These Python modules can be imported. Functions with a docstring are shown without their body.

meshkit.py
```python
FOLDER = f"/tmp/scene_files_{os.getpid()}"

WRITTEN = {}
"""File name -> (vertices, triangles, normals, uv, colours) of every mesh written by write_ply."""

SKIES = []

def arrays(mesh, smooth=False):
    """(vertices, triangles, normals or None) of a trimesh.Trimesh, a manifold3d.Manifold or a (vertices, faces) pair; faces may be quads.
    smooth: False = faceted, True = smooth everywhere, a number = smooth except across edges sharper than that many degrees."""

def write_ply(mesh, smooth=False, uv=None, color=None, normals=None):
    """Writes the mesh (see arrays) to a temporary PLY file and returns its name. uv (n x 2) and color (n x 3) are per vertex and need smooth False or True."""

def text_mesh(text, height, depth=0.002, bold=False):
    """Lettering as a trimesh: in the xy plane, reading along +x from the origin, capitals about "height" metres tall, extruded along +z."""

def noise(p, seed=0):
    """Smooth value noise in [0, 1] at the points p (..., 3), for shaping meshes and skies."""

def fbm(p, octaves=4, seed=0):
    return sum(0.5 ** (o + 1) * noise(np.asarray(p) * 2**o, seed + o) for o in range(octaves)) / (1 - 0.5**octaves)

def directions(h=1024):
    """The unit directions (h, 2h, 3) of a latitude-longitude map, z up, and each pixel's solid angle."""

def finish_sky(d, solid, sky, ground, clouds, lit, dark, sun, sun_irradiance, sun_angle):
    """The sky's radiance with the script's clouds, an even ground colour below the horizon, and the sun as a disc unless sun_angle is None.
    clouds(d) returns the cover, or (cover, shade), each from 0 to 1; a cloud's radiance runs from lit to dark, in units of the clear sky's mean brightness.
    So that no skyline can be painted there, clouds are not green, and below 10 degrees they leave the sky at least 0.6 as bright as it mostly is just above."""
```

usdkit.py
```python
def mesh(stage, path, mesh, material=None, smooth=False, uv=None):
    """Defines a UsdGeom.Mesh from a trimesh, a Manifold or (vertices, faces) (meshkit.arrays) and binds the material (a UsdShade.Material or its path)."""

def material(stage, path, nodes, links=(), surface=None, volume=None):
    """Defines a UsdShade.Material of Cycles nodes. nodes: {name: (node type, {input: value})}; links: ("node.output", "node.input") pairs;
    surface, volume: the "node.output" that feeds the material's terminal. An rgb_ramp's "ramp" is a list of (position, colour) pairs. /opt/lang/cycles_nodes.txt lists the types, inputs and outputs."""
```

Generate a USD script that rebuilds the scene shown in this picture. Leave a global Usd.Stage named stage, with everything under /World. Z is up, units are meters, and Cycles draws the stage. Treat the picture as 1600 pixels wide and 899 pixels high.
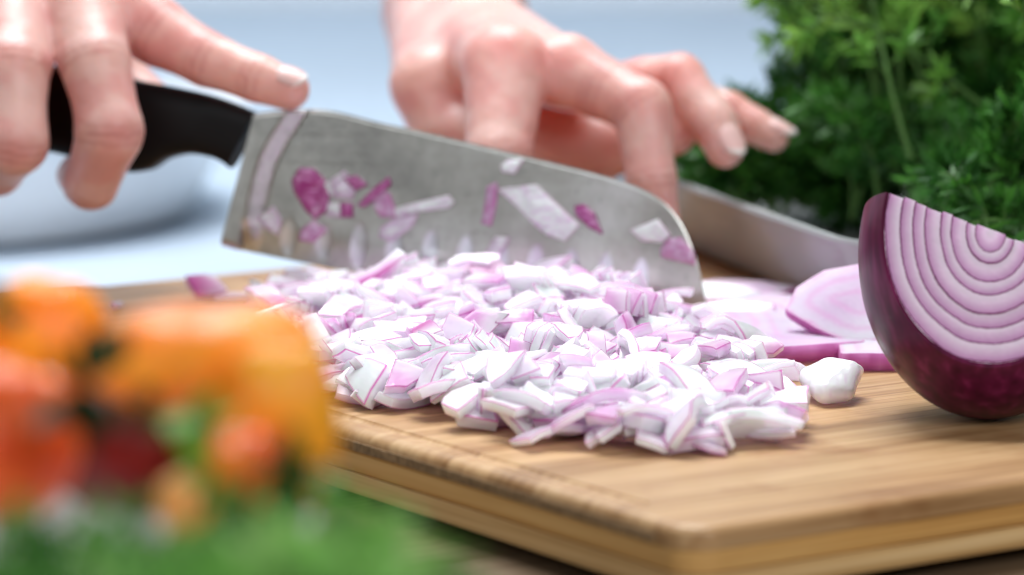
import math, random
import numpy as np
import trimesh, manifold3d, shapely
from shapely.geometry import Polygon, Point
from scipy import ndimage
import usdkit, meshkit
from pxr import Usd, UsdGeom, UsdLux, UsdShade, Gf, Sdf, Vt

stage = Usd.Stage.CreateInMemory()
UsdGeom.SetStageUpAxis(stage, "Z"); UsdGeom.SetStageMetersPerUnit(stage, 1.0)
UsdGeom.Xform.Define(stage, "/World"); UsdGeom.Scope.Define(stage, "/World/Looks")

# ------------------------------------------------------------------ camera
F, CX, CY = 6000.0, 800.0, 449.5                      # focal length and centre in pixels of the 1600 wide photograph
PITCH = math.atan2(449.5 + 480, F)
C = np.array([0, -1.10, 0.19])
fw = np.array([0, math.cos(PITCH), -math.sin(PITCH)]); up = np.array([0, math.sin(PITCH), math.cos(PITCH)]); rt = np.array([1.0, 0, 0])
cam = UsdGeom.Camera.Define(stage, "/World/camera")
cam.AddTranslateOp().Set(Gf.Vec3d(*C)); cam.AddRotateXOp().Set(90 - math.degrees(PITCH))
cam.CreateHorizontalApertureAttr(36.0); cam.CreateFocalLengthAttr(36.0 * F / 1600)
cam.CreateFStopAttr(8.4); cam.CreateFocusDistanceAttr(1.05)
cam.CreateClippingRangeAttr((0.02, 100.0)); cam.CreateExposureAttr(0.2)

def ray(px, py): return fw + rt * (px - CX) / F - up * (py - CY) / F
def at_z(px, py, z=0.0): d = ray(px, py); return C + d * ((z - C[2]) / d[2])
def at_y(px, py, Y): d = ray(px, py); return C + d * ((Y - C[1]) / d[1])
def at_plane(px, py, p0, n): d = ray(px, py); return C + d * (np.dot(p0 - C, n) / np.dot(d, n))
def unit(v): v = np.asarray(v, float); return v / np.linalg.norm(v)

# ------------------------------------------------------------------ lamps
def area_lamp(name, pos, target, w, h, power, color):
    l = UsdLux.RectLight.Define(stage, "/World/" + name)
    l.CreateWidthAttr(w); l.CreateHeightAttr(h); l.CreateIntensityAttr(power); l.CreateColorAttr(Gf.Vec3f(*color))
    z = unit(np.asarray(pos, float) - np.asarray(target, float)); x = unit(np.cross([0, 1e-3, 1], z)); y = np.cross(z, x)
    M = np.eye(4); M[0, :3], M[1, :3], M[2, :3], M[3, :3] = x, y, z, pos
    l.AddTransformOp().Set(Gf.Matrix4d(*M.ravel().tolist()))
area_lamp("overhead_softbox", (-0.05, 0.42, 1.2), (0.0, 0.0, 0.0), 0.75, 0.6, 16.0, (0.95, 0.97, 1.0))
area_lamp("front_window", (1.1, -1.8, 1.3), (0, 0.0, 0.0), 1.1, 1.1, 6.6, (0.96, 0.97, 1.0))
area_lamp("left_window", (-1.15, -2.1, 1.12), (0, -0.1, 0.05), 1.5, 1.2, 2.6, (0.94, 0.97, 1.0))
area_lamp("wall_lamp", (-1.0, 0.75, 1.9), (-0.7, 1.7, 0.15), 1.6, 0.5, 4.6, (0.86, 0.94, 1.0))
area_lamp("worktop_lamp", (-0.6, 1.1, 1.3), (-0.5, 0.95, 0.0), 1.2, 0.6, 1.5, (0.78, 0.90, 1.0))

# ------------------------------------------------------------------ helpers
used = {}
def path_for(name, parent=None):
    base = (str(parent.GetPath()) if parent else "/World") + "/" + name
    n = used.get(base, -1) + 1; used[base] = n
    return base if n == 0 else f"{base}_{n:03d}"
def tag(prim, label=None, cat=None, group=None, kind=None):
    for k, v in (("label", label), ("category", cat), ("group", group), ("kind", kind)):
        if v: prim.SetCustomDataByKey(k, v)
    return prim
def thing(name, label, cat, loc=(0, 0, 0), group=None, kind=None):
    x = UsdGeom.Xform.Define(stage, path_for(name)); x.AddTranslateOp().Set(Gf.Vec3d(*map(float, loc)))
    return tag(x.GetPrim(), label, cat, group, kind)
def obj(name, mesh, mat, parent=None, smooth=False, tint=None, loc=None):
    """One Mesh prim. tint: an RGB per vertex (smooth False or True then)."""
    m = usdkit.mesh(stage, path_for(name, parent), mesh, mat, smooth=smooth)
    if tint is not None:
        p = UsdGeom.PrimvarsAPI(m).CreatePrimvar("tint", Sdf.ValueTypeNames.Color3fArray, "vertex")
        p.Set(Vt.Vec3fArray.FromNumpy(np.asarray(tint, np.float32)))
    if loc is not None: m.AddTranslateOp().Set(Gf.Vec3d(*map(float, loc)))
    return m.GetPrim()
def mat(name, nodes, links, surface="p.BSDF"): return usdkit.material(stage, "/World/Looks/" + name, nodes, links, surface=surface)
def join(parts):
    v, f, t, n = [], [], [], 0
    for p in parts:
        v.append(p[0]); f.append(p[1] + n); n += len(p[0])
        if len(p) > 2: t.append(p[2])
    return (np.vstack(v), np.vstack(f)) + ((np.vstack(t),) if t else ())
def smoothstep(a, b, x): t = np.clip((x - a) / (b - a), 0, 1); return t * t * (3 - 2 * t)
def rot(axis, ang):
    return trimesh.transformations.rotation_matrix(ang, axis)[:3, :3]
def lerp(a, b, t): return np.asarray(a) + (np.asarray(b) - np.asarray(a)) * np.asarray(t)[..., None]
def tubes(pts, radii, sides=6):
    p = np.asarray(pts, float); t = np.gradient(p, axis=0); t /= np.linalg.norm(t, axis=1, keepdims=True) + 1e-12
    a = np.cross(t, np.where(np.abs(t[:, 2:]) < 0.9, [0, 0, 1.0], [1.0, 0, 0])); a /= np.linalg.norm(a, axis=1, keepdims=True)
    b = np.cross(t, a); an = np.arange(sides) * 2 * np.pi / sides
    v = p[:, None] + np.broadcast_to(radii, (len(p),))[:, None, None] * (np.cos(an)[None, :, None] * a[:, None] + np.sin(an)[None, :, None] * b[:, None])
    i, j = np.meshgrid(np.arange(len(p) - 1), np.arange(sides), indexing="ij")
    q = np.stack([i * sides + j, i * sides + (j + 1) % sides, (i + 1) * sides + (j + 1) % sides, (i + 1) * sides + j], -1).reshape(-1, 4)
    return v.reshape(-1, 3), np.vstack([q[:, [0, 1, 2]], q[:, [0, 2, 3]]])

def surface_net(vals, origin, h):
    """The zero surface of a sampled distance field as a smooth triangle mesh (negative inside)."""
    s = vals < 0
    nx, ny, nz = vals.shape
    acc = np.zeros((nx - 1, ny - 1, nz - 1, 3), np.float32); cnt = np.zeros((nx - 1, ny - 1, nz - 1), np.float32)
    corners = [(a, b, c) for a in (0, 1) for b in (0, 1) for c in (0, 1)]
    sl = lambda o, n: slice(o, n - 1 + o)
    for c0 in corners:
        for k in range(3):
            if c0[k]: continue
            c1 = list(c0); c1[k] = 1
            v0 = vals[sl(c0[0], nx), sl(c0[1], ny), sl(c0[2], nz)]; v1 = vals[sl(c1[0], nx), sl(c1[1], ny), sl(c1[2], nz)]
            m = (v0 < 0) != (v1 < 0)
            t = np.where(m, v0 / np.where(m, v0 - v1, 1), 0)
            for ax in range(3): acc[..., ax] += np.where(m, c0[ax] + (t if ax == k else 0), 0)
            cnt += m
    act = cnt > 0
    idx = -np.ones(act.shape, int); idx[act] = np.arange(act.sum())
    ijk = np.argwhere(act)
    v = origin + h * (ijk + acc[act] / cnt[act][:, None])
    faces = []
    for k in range(3):
        a, b = [(1, 2), (2, 0), (0, 1)][k]
        lo = [slice(1, -1)] * 3; lo[k] = slice(0, -1); hi = list(lo); hi[k] = slice(1, None)
        s0 = s[tuple(lo)]; s1 = s[tuple(hi)]
        e = np.argwhere(s0 != s1) + np.array([0 if ax == k else 1 for ax in range(3)])
        flip = s[tuple(e.T)]
        def cell(da, db):
            q = e.copy(); q[:, a] -= da; q[:, b] -= db; return idx[tuple(q.T)]
        quad = np.stack([cell(1, 1), cell(0, 1), cell(0, 0), cell(1, 0)], 1)
        quad = np.where(flip[:, None], quad, quad[:, ::-1])
        faces.append(quad)
    q = np.vstack(faces)
    return v, np.vstack([q[:, [0, 1, 2]], q[:, [0, 2, 3]]])

def smin(a, b, k):
    h = np.clip(0.5 + 0.5 * (b - a) / k, 0, 1)
    return b + (a - b) * h - k * h * (1 - h)
def cone(p, a, b, ra, rb, waist=0.0):
    ba = b - a; h = np.clip(((p - a) @ ba) / (ba @ ba), 0, 1)
    return np.linalg.norm(p - a - h[..., None] * ba, axis=-1) - (ra + (rb - ra) * h) * (1 - waist * np.sin(np.pi * h))

# ------------------------------------------------------------------ materials
TC = ("texture_coordinate", {})
def wood(name, dark, mid, light, sx, sy, sz, rough, seed=0.0, spec=0.4, strips=None, speck=0.0):
    nodes = {"tc": TC, "m": ("mapping", {"scale": (sx, sy, sz), "location": (seed, seed * 2, 0)}), "n": ("noise_texture", {"scale": 1.0, "detail": 6.0, "roughness": 0.6, "distortion": 0.4}),
             "m2": ("mapping", {"scale": (sx * 0.35 + 3, sy * 0.16, sz * 0.16), "location": (seed * 3, 1, 2)}), "n2": ("noise_texture", {"scale": 1.0, "detail": 3.0, "roughness": 0.5}),
             "add": ("math", {"math_type": "multiply_add", "value2": 0.55}), "sc": ("math", {"math_type": "multiply", "value2": 0.45}),
             "r": ("rgb_ramp", {"ramp": [(0.34, dark), (0.47, mid), (0.60, light)]}),
             "p": ("principled_bsdf", {"roughness": rough, "specular_ior_level": spec}), "b": ("bump", {"strength": 0.4, "distance": 0.0006})}
    links = [("tc.object", "m.vector"), ("tc.object", "m2.vector"), ("m.vector", "n.vector"), ("m2.vector", "n2.vector"), ("n2.fac", "sc.value1"), ("n.fac", "add.value1"), ("sc.value", "add.value3"),
             ("add.value", "r.fac"), ("n.fac", "b.height"), ("b.normal", "p.normal")]
    out = "r.color"
    if strips:        # bamboo strips: each has its own tone
        w = strips
        nodes |= {"sm": ("mapping", {"scale": (0.0, 1.0 / w, 0.0)}), "vo": ("white_noise_texture", {"dimensions": "3D"}), "fl": ("vector_math", {"math_type": "floor"}), "hs": ("hsv", {}),
                  "mr": ("map_range", {"to_min": 0.86, "to_max": 1.12})}
        links += [("tc.object", "sm.vector"), ("sm.vector", "fl.vector1"), ("fl.vector", "vo.vector"), ("vo.value", "mr.value"), ("mr.result", "hs.value"), (out, "hs.color")]
        out = "hs.color"
    if speck:
        nodes |= {"vm": ("mapping", {"scale": (900, 900, 500)}), "vn": ("noise_texture", {"scale": 1.0, "detail": 2.0}), "vr": ("rgb_ramp", {"ramp": [(0.35, (0.55, 0.55, 0.55)), (0.6, (1, 1, 1))]}), "mx": ("mix", {"mix_type": "multiply", "fac": speck})}
        links += [("tc.object", "vm.vector"), ("vm.vector", "vn.vector"), ("vn.fac", "vr.fac"), (out, "mx.color1"), ("vr.color", "mx.color2")]
        out = "mx.color"
    if strips:
        nodes |= {"st": ("noise_texture", {"scale": 26.0, "detail": 5.0, "roughness": 0.62}), "sr": ("rgb_ramp", {"ramp": [(0.52, (1, 1, 1)), (0.66, (0.72, 0.58, 0.48))]}), "ms": ("mix", {"mix_type": "multiply", "fac": 0.75}),
                  "cm": ("mapping", {"rotation": (0, 0, 1.15), "scale": (30, 2600, 30)}), "cn": ("noise_texture", {"scale": 1.0, "detail": 1.0}), "cr": ("rgb_ramp", {"ramp": [(0.68, (1, 1, 1)), (0.73, (0.62, 0.5, 0.42))]}), "mc": ("mix", {"mix_type": "multiply", "fac": 0.6})}
        links += [("tc.object", "st.vector"), ("st.fac", "sr.fac"), (out, "ms.color1"), ("sr.color", "ms.color2"), ("tc.object", "cm.vector"), ("cm.vector", "cn.vector"), ("cn.fac", "cr.fac"), ("ms.color", "mc.color1"), ("cr.color", "mc.color2")]
        out = "mc.color"
    links.append((out, "p.base_color"))
    return mat(name, nodes, links)
M_btop = wood("bamboo_top", (0.23, 0.11, 0.038), (0.43, 0.25, 0.112), (0.55, 0.355, 0.18), 9, 380, 160, 0.42, 0.3, 0.3, strips=0.021)
M_bmid = wood("bamboo_core", (0.34, 0.16, 0.04), (0.58, 0.31, 0.09), (0.70, 0.43, 0.16), 9, 9, 560, 0.5, 1.7)
M_bbot = wood("bamboo_base", (0.44, 0.24, 0.08), (0.68, 0.44, 0.19), (0.78, 0.55, 0.28), 8, 8, 480, 0.5, 4.1)
M_bend = wood("bamboo_end_grain", (0.17, 0.10, 0.05), (0.27, 0.17, 0.08), (0.38, 0.25, 0.13), 300, 120, 300, 0.6, 2.2, speck=0.8)
M_table = wood("table_wood", (0.055, 0.033, 0.016), (0.12, 0.078, 0.043), (0.20, 0.14, 0.085), 5, 260, 200, 0.4, 0.9, 0.4)
def plain(name, color, rough=0.5, **kw):
    return mat(name, {"tc": TC, "n": ("noise_texture", {"scale": 9.0, "detail": 3.0}), "r": ("rgb_ramp", {"ramp": [(0.3, tuple(0.94 * c for c in color)), (0.7, color)]}), "p": ("principled_bsdf", {"roughness": rough, **kw})},
               [("tc.object", "n.vector"), ("n.fac", "r.fac"), ("r.color", "p.base_color")])
M_wall = plain("pale_wall", (0.80, 0.87, 0.94), 0.8)
M_counter = plain("pale_worktop", (0.44, 0.53, 0.63), 0.6)
M_china = plain("white_china", (0.78, 0.81, 0.84), 0.18)
M_dish = plain("grey_dish", (0.42, 0.44, 0.44), 0.28)
M_black = plain("black_handle", (0.003, 0.003, 0.0035), 0.55, specular_ior_level=0.2)

def flesh(name, rough=0.28, sss=0.5, scale=0.004, bump=0.15, fine=700.0, radius=(1.0, 0.6, 0.8), vary=0.08, spec=0.5):
    return mat(name, {"tc": TC, "a": ("attribute", {"attribute": "tint"}), "n": ("noise_texture", {"scale": fine, "detail": 4.0}), "n2": ("noise_texture", {"scale": fine / 5, "detail": 3.0}),
                      "mr": ("map_range", {"to_min": 1 - vary, "to_max": 1 + vary}), "hs": ("hsv", {}), "b": ("bump", {"strength": bump, "distance": 0.0004}),
                      "p": ("principled_bsdf", {"roughness": rough, "subsurface_weight": sss, "subsurface_scale": scale, "subsurface_radius": radius, "specular_ior_level": spec})},
               [("tc.object", "n.vector"), ("tc.object", "n2.vector"), ("n2.fac", "mr.value"), ("mr.result", "hs.value"), ("a.color", "hs.color"), ("hs.color", "p.base_color"), ("n.fac", "b.height"), ("b.normal", "p.normal")])
M_onion = flesh("onion_flesh", rough=0.2, sss=0.55, scale=0.0017, bump=0.3, fine=450.0, radius=(1.0, 0.62, 0.95), vary=0.05)
M_slice = flesh("onion_slice_flesh", rough=0.55, sss=0.45, scale=0.002, bump=0.3, fine=450.0, radius=(1.0, 0.62, 0.95), vary=0.08, spec=0.2)
M_skin = flesh("human_skin", rough=0.4, sss=0.4, scale=0.004, bump=0.5, fine=650.0, radius=(1.0, 0.42, 0.28), vary=0.06, spec=0.4)
M_nail = flesh("fingernail", rough=0.36, sss=0.2, bump=0.02)
M_pepper = flesh("pepper_flesh", rough=0.38, sss=0.2, scale=0.006, bump=0.05, fine=150.0, radius=(1, 0.5, 0.2), spec=0.3)
def leafy(name):
    return mat(name, {"a": ("attribute", {"attribute": "tint"}), "p": ("principled_bsdf", {"roughness": 0.45, "specular_ior_level": 0.35}), "t": ("translucent_bsdf", {}), "mx": ("mix_closure", {"fac": 0.3})},
               [("a.color", "p.base_color"), ("a.color", "t.color"), ("p.BSDF", "mx.closure1"), ("t.BSDF", "mx.closure2")], surface="mx.closure")
M_leaf = leafy("herb_leaf")
M_steel = mat("stained_steel", {"tc": TC, "n": ("noise_texture", {"scale": 28.0, "detail": 5.0, "roughness": 0.62}), "r": ("rgb_ramp", {"ramp": [(0.3, (0.40, 0.40, 0.38)), (0.5, (0.47, 0.47, 0.44)), (0.7, (0.54, 0.545, 0.535))]}),
    "v": ("noise_texture", {"scale": 420.0, "detail": 2.0}), "vr": ("rgb_ramp", {"ramp": [(0.25, (0.35, 0.35, 0.35)), (0.36, (1, 1, 1))]}), "mx": ("mix", {"mix_type": "multiply", "fac": 0.5}), "bm": ("mapping", {"scale": (14, 14, 1500)}), "bn": ("noise_texture", {"scale": 1.0, "detail": 2.0}), "wn": ("noise_texture", {"scale": 14.0, "detail": 1.0}), "b1": ("bump", {"strength": 0.10, "distance": 0.0003}), "b2": ("bump", {"strength": 0.10, "distance": 0.0025}),
    "rr": ("map_range", {"to_min": 0.16, "to_max": 0.42}), "at": ("attribute", {"attribute": "tint"}), "m2": ("mix", {"color2": (0.80, 0.84, 0.90)}), "p": ("principled_bsdf", {"metallic": 1.0, "roughness": 0.36})},
    [("tc.object", "n.vector"), ("n.fac", "r.fac"), ("tc.object", "v.vector"), ("v.fac", "vr.fac"), ("r.color", "mx.color1"), ("vr.color", "mx.color2"), ("mx.color", "m2.color1"), ("at.fac", "m2.fac"), ("m2.color", "p.base_color"), ("n.fac", "rr.value"), ("rr.result", "p.roughness"), ("tc.object", "bm.vector"), ("bm.vector", "bn.vector"), ("bn.fac", "b1.height"), ("tc.object", "wn.vector"), ("wn.fac", "b2.height"), ("b2.normal", "b1.normal"), ("b1.normal", "p.normal")])

# ------------------------------------------------------------------ the setting
E_DIR = unit([math.cos(math.radians(34.0)), math.sin(math.radians(34.0)), 0]); N_DIR = np.array([-E_DIR[1], E_DIR[0], 0])
CORNER = at_z(1077, 829)                                      # nearest corner of the board
TH = 0.0175
def frame_prim(prim, origin):
    M = np.eye(4); M[0, :3], M[1, :3], M[2, :3], M[3, :3] = E_DIR, N_DIR, [0, 0, 1], origin
    UsdGeom.Xformable(prim).ClearXformOpOrder(); UsdGeom.Xformable(prim).AddTransformOp().Set(Gf.Matrix4d(*M.ravel().tolist()))
def box(x0, x1, y0, y1, z0, z1):
    b = trimesh.creation.box([x1 - x0, y1 - y0, z1 - z0]); b.apply_translation([(x0 + x1) / 2, (y0 + y1) / 2, (z0 + z1) / 2]); return b
tag(obj("wall", box(-3.5, 3.5, 1.7, 1.75, -0.92, 2.6), M_wall), "pale blue white wall behind the worktop", "wall", kind="structure")
tag(obj("floor", box(-3.5, 3.5, -3.0, 1.7, -0.95, -0.92), M_wall), "pale floor below the table", "floor", kind="structure")

def rounded_slab(x0, x1, y0, y1, r, levels, seg=14):
    """Hull of rounded rectangles: levels = (inset, z)."""
    pts = []
    for inset, z in levels:
        rr = max(r - inset, 1e-4)
        for cx, cy, a0 in ((x1 - r, y1 - r, 0), (x0 + r, y1 - r, 90), (x0 + r, y0 + r, 180), (x1 - r, y0 + r, 270)):
            for a in np.radians(np.linspace(a0, a0 + 90, seg)):
                pts.append((cx + rr * math.cos(a), cy + rr * math.sin(a), z))
    return manifold3d.Manifold.hull_points(np.array(pts, np.float64))
t = thing("wooden_table", "dark brown wooden table under the bamboo board", "table")
frame_prim(t, CORNER)
TZ = -TH - 0.0035
for k in range(9):
    y0 = -0.56 + k * 0.107
    obj("plank", rounded_slab(-0.75, 0.9, y0, y0 + 0.1062, 0.002, [(0.001, TZ - 0.03), (0, TZ - 0.029), (0, TZ - 0.001), (0.001, TZ)], 3), M_table, t, smooth=30)
for x, y in ((-0.7, -0.5), (0.85, -0.5), (-0.7, 0.33), (0.85, 0.33)):
    obj("leg", box(x - 0.03, x + 0.03, y - 0.03, y + 0.03, -0.92, TZ - 0.03), M_table, t)
t = thing("worktop", "pale white worktop behind the wooden table", "worktop")
wt = Polygon([(-1.6, -0.6), (1.6, -0.6), (1.6, 1.69), (-1.6, 1.69)]).intersection(Polygon([tuple((CORNER + E_DIR * s + N_DIR * n_)[:2]) for s, n_ in ((-4, 0.412), (4, 0.412), (4, 4), (-4, 4))]))
def slab_of(pg, z0, z1): m_ = trimesh.creation.extrude_polygon(pg, z1 - z0); m_.apply_translation([0, 0, z0]); return m_
obj("top", slab_of(wt, -0.075, -0.035), M_counter, t)
obj("cabinet", slab_of(wt.buffer(-0.02), -0.92, -0.075), M_counter, t)

# ------------------------------------------------------------------ cutting board
board = thing("cutting_board", "thick bamboo cutting board with rounded corner and juice groove", "cutting board")
frame_prim(board, CORNER)
BX, BY = 0.46, 0.404
top = rounded_slab(0, BX, 0, BY, 0.009, [(0.0, -0.0055), (0, -0.0028), (0.0004, -0.0016), (0.0012, -0.0007), (0.0024, -0.0001), (0.0034, 0)])
ga, gb = np.array([0.0085, 0.030, 0.0012]), np.array([0.0085, BY - 0.03, 0.0012])
sph = lambda c, r: manifold3d.Manifold.sphere(r, 24).translate(c.tolist())
top = top - (sph(ga, 0.0022) + sph(gb, 0.0022)).hull()
obj("top_layer", top, M_btop, board, smooth=28)
obj("middle_layer", rounded_slab(0, BX, 0, BY, 0.009, [(0.0007, -0.01135), (0, -0.0108), (0, -0.0062), (0.0007, -0.0056)]), M_bmid, board, smooth=30)
obj("bottom_layer", rounded_slab(0, BX, 0, BY, 0.009, [(0.002, -TH), (0.0006, -TH + 0.0006), (0, -TH + 0.002), (0, -0.0114)]), M_bbot, board, smooth=30)
for x, y in ((0.03, 0.03), (BX - 0.03, 0.03), (0.03, BY - 0.03), (BX - 0.03, BY - 0.03)):
    f = trimesh.creation.cylinder(0.008, 0.0035, sections=20); f.apply_translation([x, y, -TH - 0.00175]); obj("foot", f, M_black, board)
# end grain strips of the top layer along the left edge
for k in range(17):
    y0 = 0.013 + k * 0.0224
    obj("end_strip", box(-0.00035, 0.0, y0, y0 + 0.0221, -0.0054, -0.0030), M_bend, board)

# ------------------------------------------------------------------ knife
KA = math.radians(12.0)
K0 = at_z(1106, 497, 0.0003)
KU = np.array([-math.cos(KA), math.sin(KA), 0]); KLEAN = math.radians(6.0)
KN = unit(np.cross(KU, [0, 0, 1])); KN = KN if KN[1] < 0 else -KN            # towards the camera
KV = unit(np.array([0, 0, 1]) * math.cos(KLEAN) - KN * math.sin(KLEAN)); KN = unit(np.cross(KU, KV)); KN = KN if KN[1] < 0 else -KN
def kp(px, py, off=0.0): return at_plane(px, py, K0, KN) + KN * off
def resample(pts, n):
    pts = np.asarray(pts, float); d = np.r_[0, np.cumsum(np.linalg.norm(np.diff(pts, axis=0), axis=1))]
    s = np.linspace(0, d[-1], n); return np.stack([np.interp(s, d, pts[:, k]) for k in range(2)], 1)
def spline(pts, n):
    from scipy.interpolate import PchipInterpolator
    pts = np.asarray(pts, float); d = np.r_[0, np.cumsum(np.linalg.norm(np.diff(pts, axis=0), axis=1))]
    s = np.linspace(0, d[-1], n); return np.stack([PchipInterpolator(d, pts[:, k])(s) for k in range(2)], 1)
knife = thing("chef_knife", "wide steel knife with black handle and scalloped blade, standing in the chopped onion", "knife")
NS, NT = 420, 90
spine_c = spline([(403, 177), (450, 172), (490, 171), (600, 193), (700, 215), (800, 239), (900, 263), (965, 281), (1005, 296), (1040, 319), (1066, 352), (1085, 397), (1098, 445), (1106, 488)], NS)
edge_c = spline([(349, 383), (378, 391), (420, 400), (500, 416), (600, 435), (700, 452), (800, 467), (900, 480), (1000, 491), (1060, 496), (1104, 497)], NS)
T = np.linspace(0, 1, NT) ** 1.0
gx = edge_c[:, None, :] * (1 - T)[None, :, None] + spine_c[:, None, :] * T[None, :, None]
xc = np.interp(gx[..., 1], [165, 180, 215, 249, 285, 318, 387, 400], [462, 447, 424, 406, 395, 388, 379, 377])
past = gx[..., 0] - xc
half = 0.0042 + (0.0011 - 0.0042) * smoothstep(0, 34, past) - 0.0005 * smoothstep(10, 700, past)
edge_d = np.linalg.norm(gx - edge_c[:, None, :], axis=-1)
half = np.where(past > 0, half * (0.12 + 0.88 * smoothstep(-5, 55, edge_d)), half * (0.5 + 0.5 * smoothstep(-2, 10, edge_d)))
half = half * (0.55 + 0.45 * smoothstep(0, 3, np.linalg.norm(gx - spine_c[:, None, :], axis=-1)))
dim = np.zeros_like(half)
for k in range(11):
    cx = 1000 - 54.8 * k; cy = 441 - (1000 - cx) * 0.128; sx, sy = 14.5, (41 if k < 9 else 30)
    r2 = ((gx[..., 0] - cx + 0.10 * (gx[..., 1] - cy)) / sx) ** 2 + ((gx[..., 1] - cy) / sy) ** 2
    dim = np.maximum(dim, np.clip(1 - r2, 0, 1))
P0 = np.array([[kp(*q) for q in row] for row in gx[::1]])
front = P0 + KN * (half - 0.00035 * dim)[..., None]; back = P0 - KN * half[..., None]
def grid_faces(n, m, flip=False):
    i, j = np.meshgrid(np.arange(n - 1), np.arange(m - 1), indexing="ij"); a = i * m + j
    q = np.stack([a, a + m, a + m + 1, a + 1], -1).reshape(-1, 4); q = q[:, ::-1] if flip else q
    return np.vstack([q[:, [0, 1, 2]], q[:, [0, 2, 3]]])
def two_sided(front, back, flip):
    n, m = front.shape[:2]; N = n * m
    f = [grid_faces(n, m, flip), grid_faces(n, m, not flip) + N]
    loop = [(i, 0) for i in range(n)] + [(n - 1, j) for j in range(1, m)] + [(i, m - 1) for i in range(n - 2, -1, -1)] + [(0, j) for j in range(m - 2, 0, -1)]
    ids = np.array([i * m + j for i, j in loop]); nx = np.roll(ids, -1)
    q = np.stack([ids, nx, nx + N, ids + N], 1); q = q if flip else q[:, ::-1]
    f += [q[:, [0, 1, 2]], q[:, [0, 2, 3]]]
    return np.vstack([front.reshape(-1, 3), back.reshape(-1, 3)]), np.vstack(f)
bv, bf = two_sided(front, back, True)
if trimesh.Trimesh(bv, bf, process=False).volume < 0: bf = bf[:, ::-1]
nf_ = 2 * (NS - 1) * (NT - 1); N2 = NS * NT                       # the rim gets vertices of its own, so that its edges stay crisp
rim_ids, rim_f = np.unique(bf[2 * nf_:], return_inverse=True)
bf = np.vstack([bf[:2 * nf_], rim_f.reshape(-1, 3) + len(bv)]); dt = np.r_[np.clip(dim.ravel() * 2.2, 0, 1) * 0.75, np.zeros(N2), np.zeros(len(rim_ids))]; bv = np.vstack([bv, bv[rim_ids]])
ORG = kp(700, 330)
obj("blade", (bv - ORG, bf), M_steel, knife, smooth=True, tint=np.repeat(dt[:, None], 3, 1), loc=ORG)
# handle: rounded sections swept along its axis
htop = spline([(-170, 40), (-60, 70), (60, 98), (140, 112), (220, 126), (330, 149), (403, 177)], 60)
hbot = spline([(-185, 190), (-100, 222), (-20, 225), (80, 238), (160, 258), (205, 270), (235, 266), (265, 248), (300, 241), (335, 247), (361, 263)], 60)
ang = np.linspace(0, 2 * np.pi, 36, endpoint=False); rows = []
for i in range(60):
    a, b = kp(*htop[i]), kp(*hbot[i]); c, hv = (a + b) / 2, (a - b) / 2; w = 0.0085 if i < 52 else 0.0085 - 0.0025 * (i - 52) / 7
    cs, sn = np.cos(ang), np.sin(ang); ex = 0.6
    rows.append(c + np.outer(np.sign(sn) * np.abs(sn) ** ex, hv) + np.outer(np.sign(cs) * np.abs(cs) ** ex * w, KN))
hv_ = np.array(rows); n, m = hv_.shape[:2]
i, j = np.meshgrid(np.arange(n - 1), np.arange(m), indexing="ij")
q = np.stack([i * m + j, i * m + (j + 1) % m, (i + 1) * m + (j + 1) % m, (i + 1) * m + j], -1).reshape(-1, 4)
hvv = np.vstack([hv_.reshape(-1, 3), hv_[0].mean(0), hv_[-1].mean(0)]); e0, e1 = n * m, n * m + 1
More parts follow.
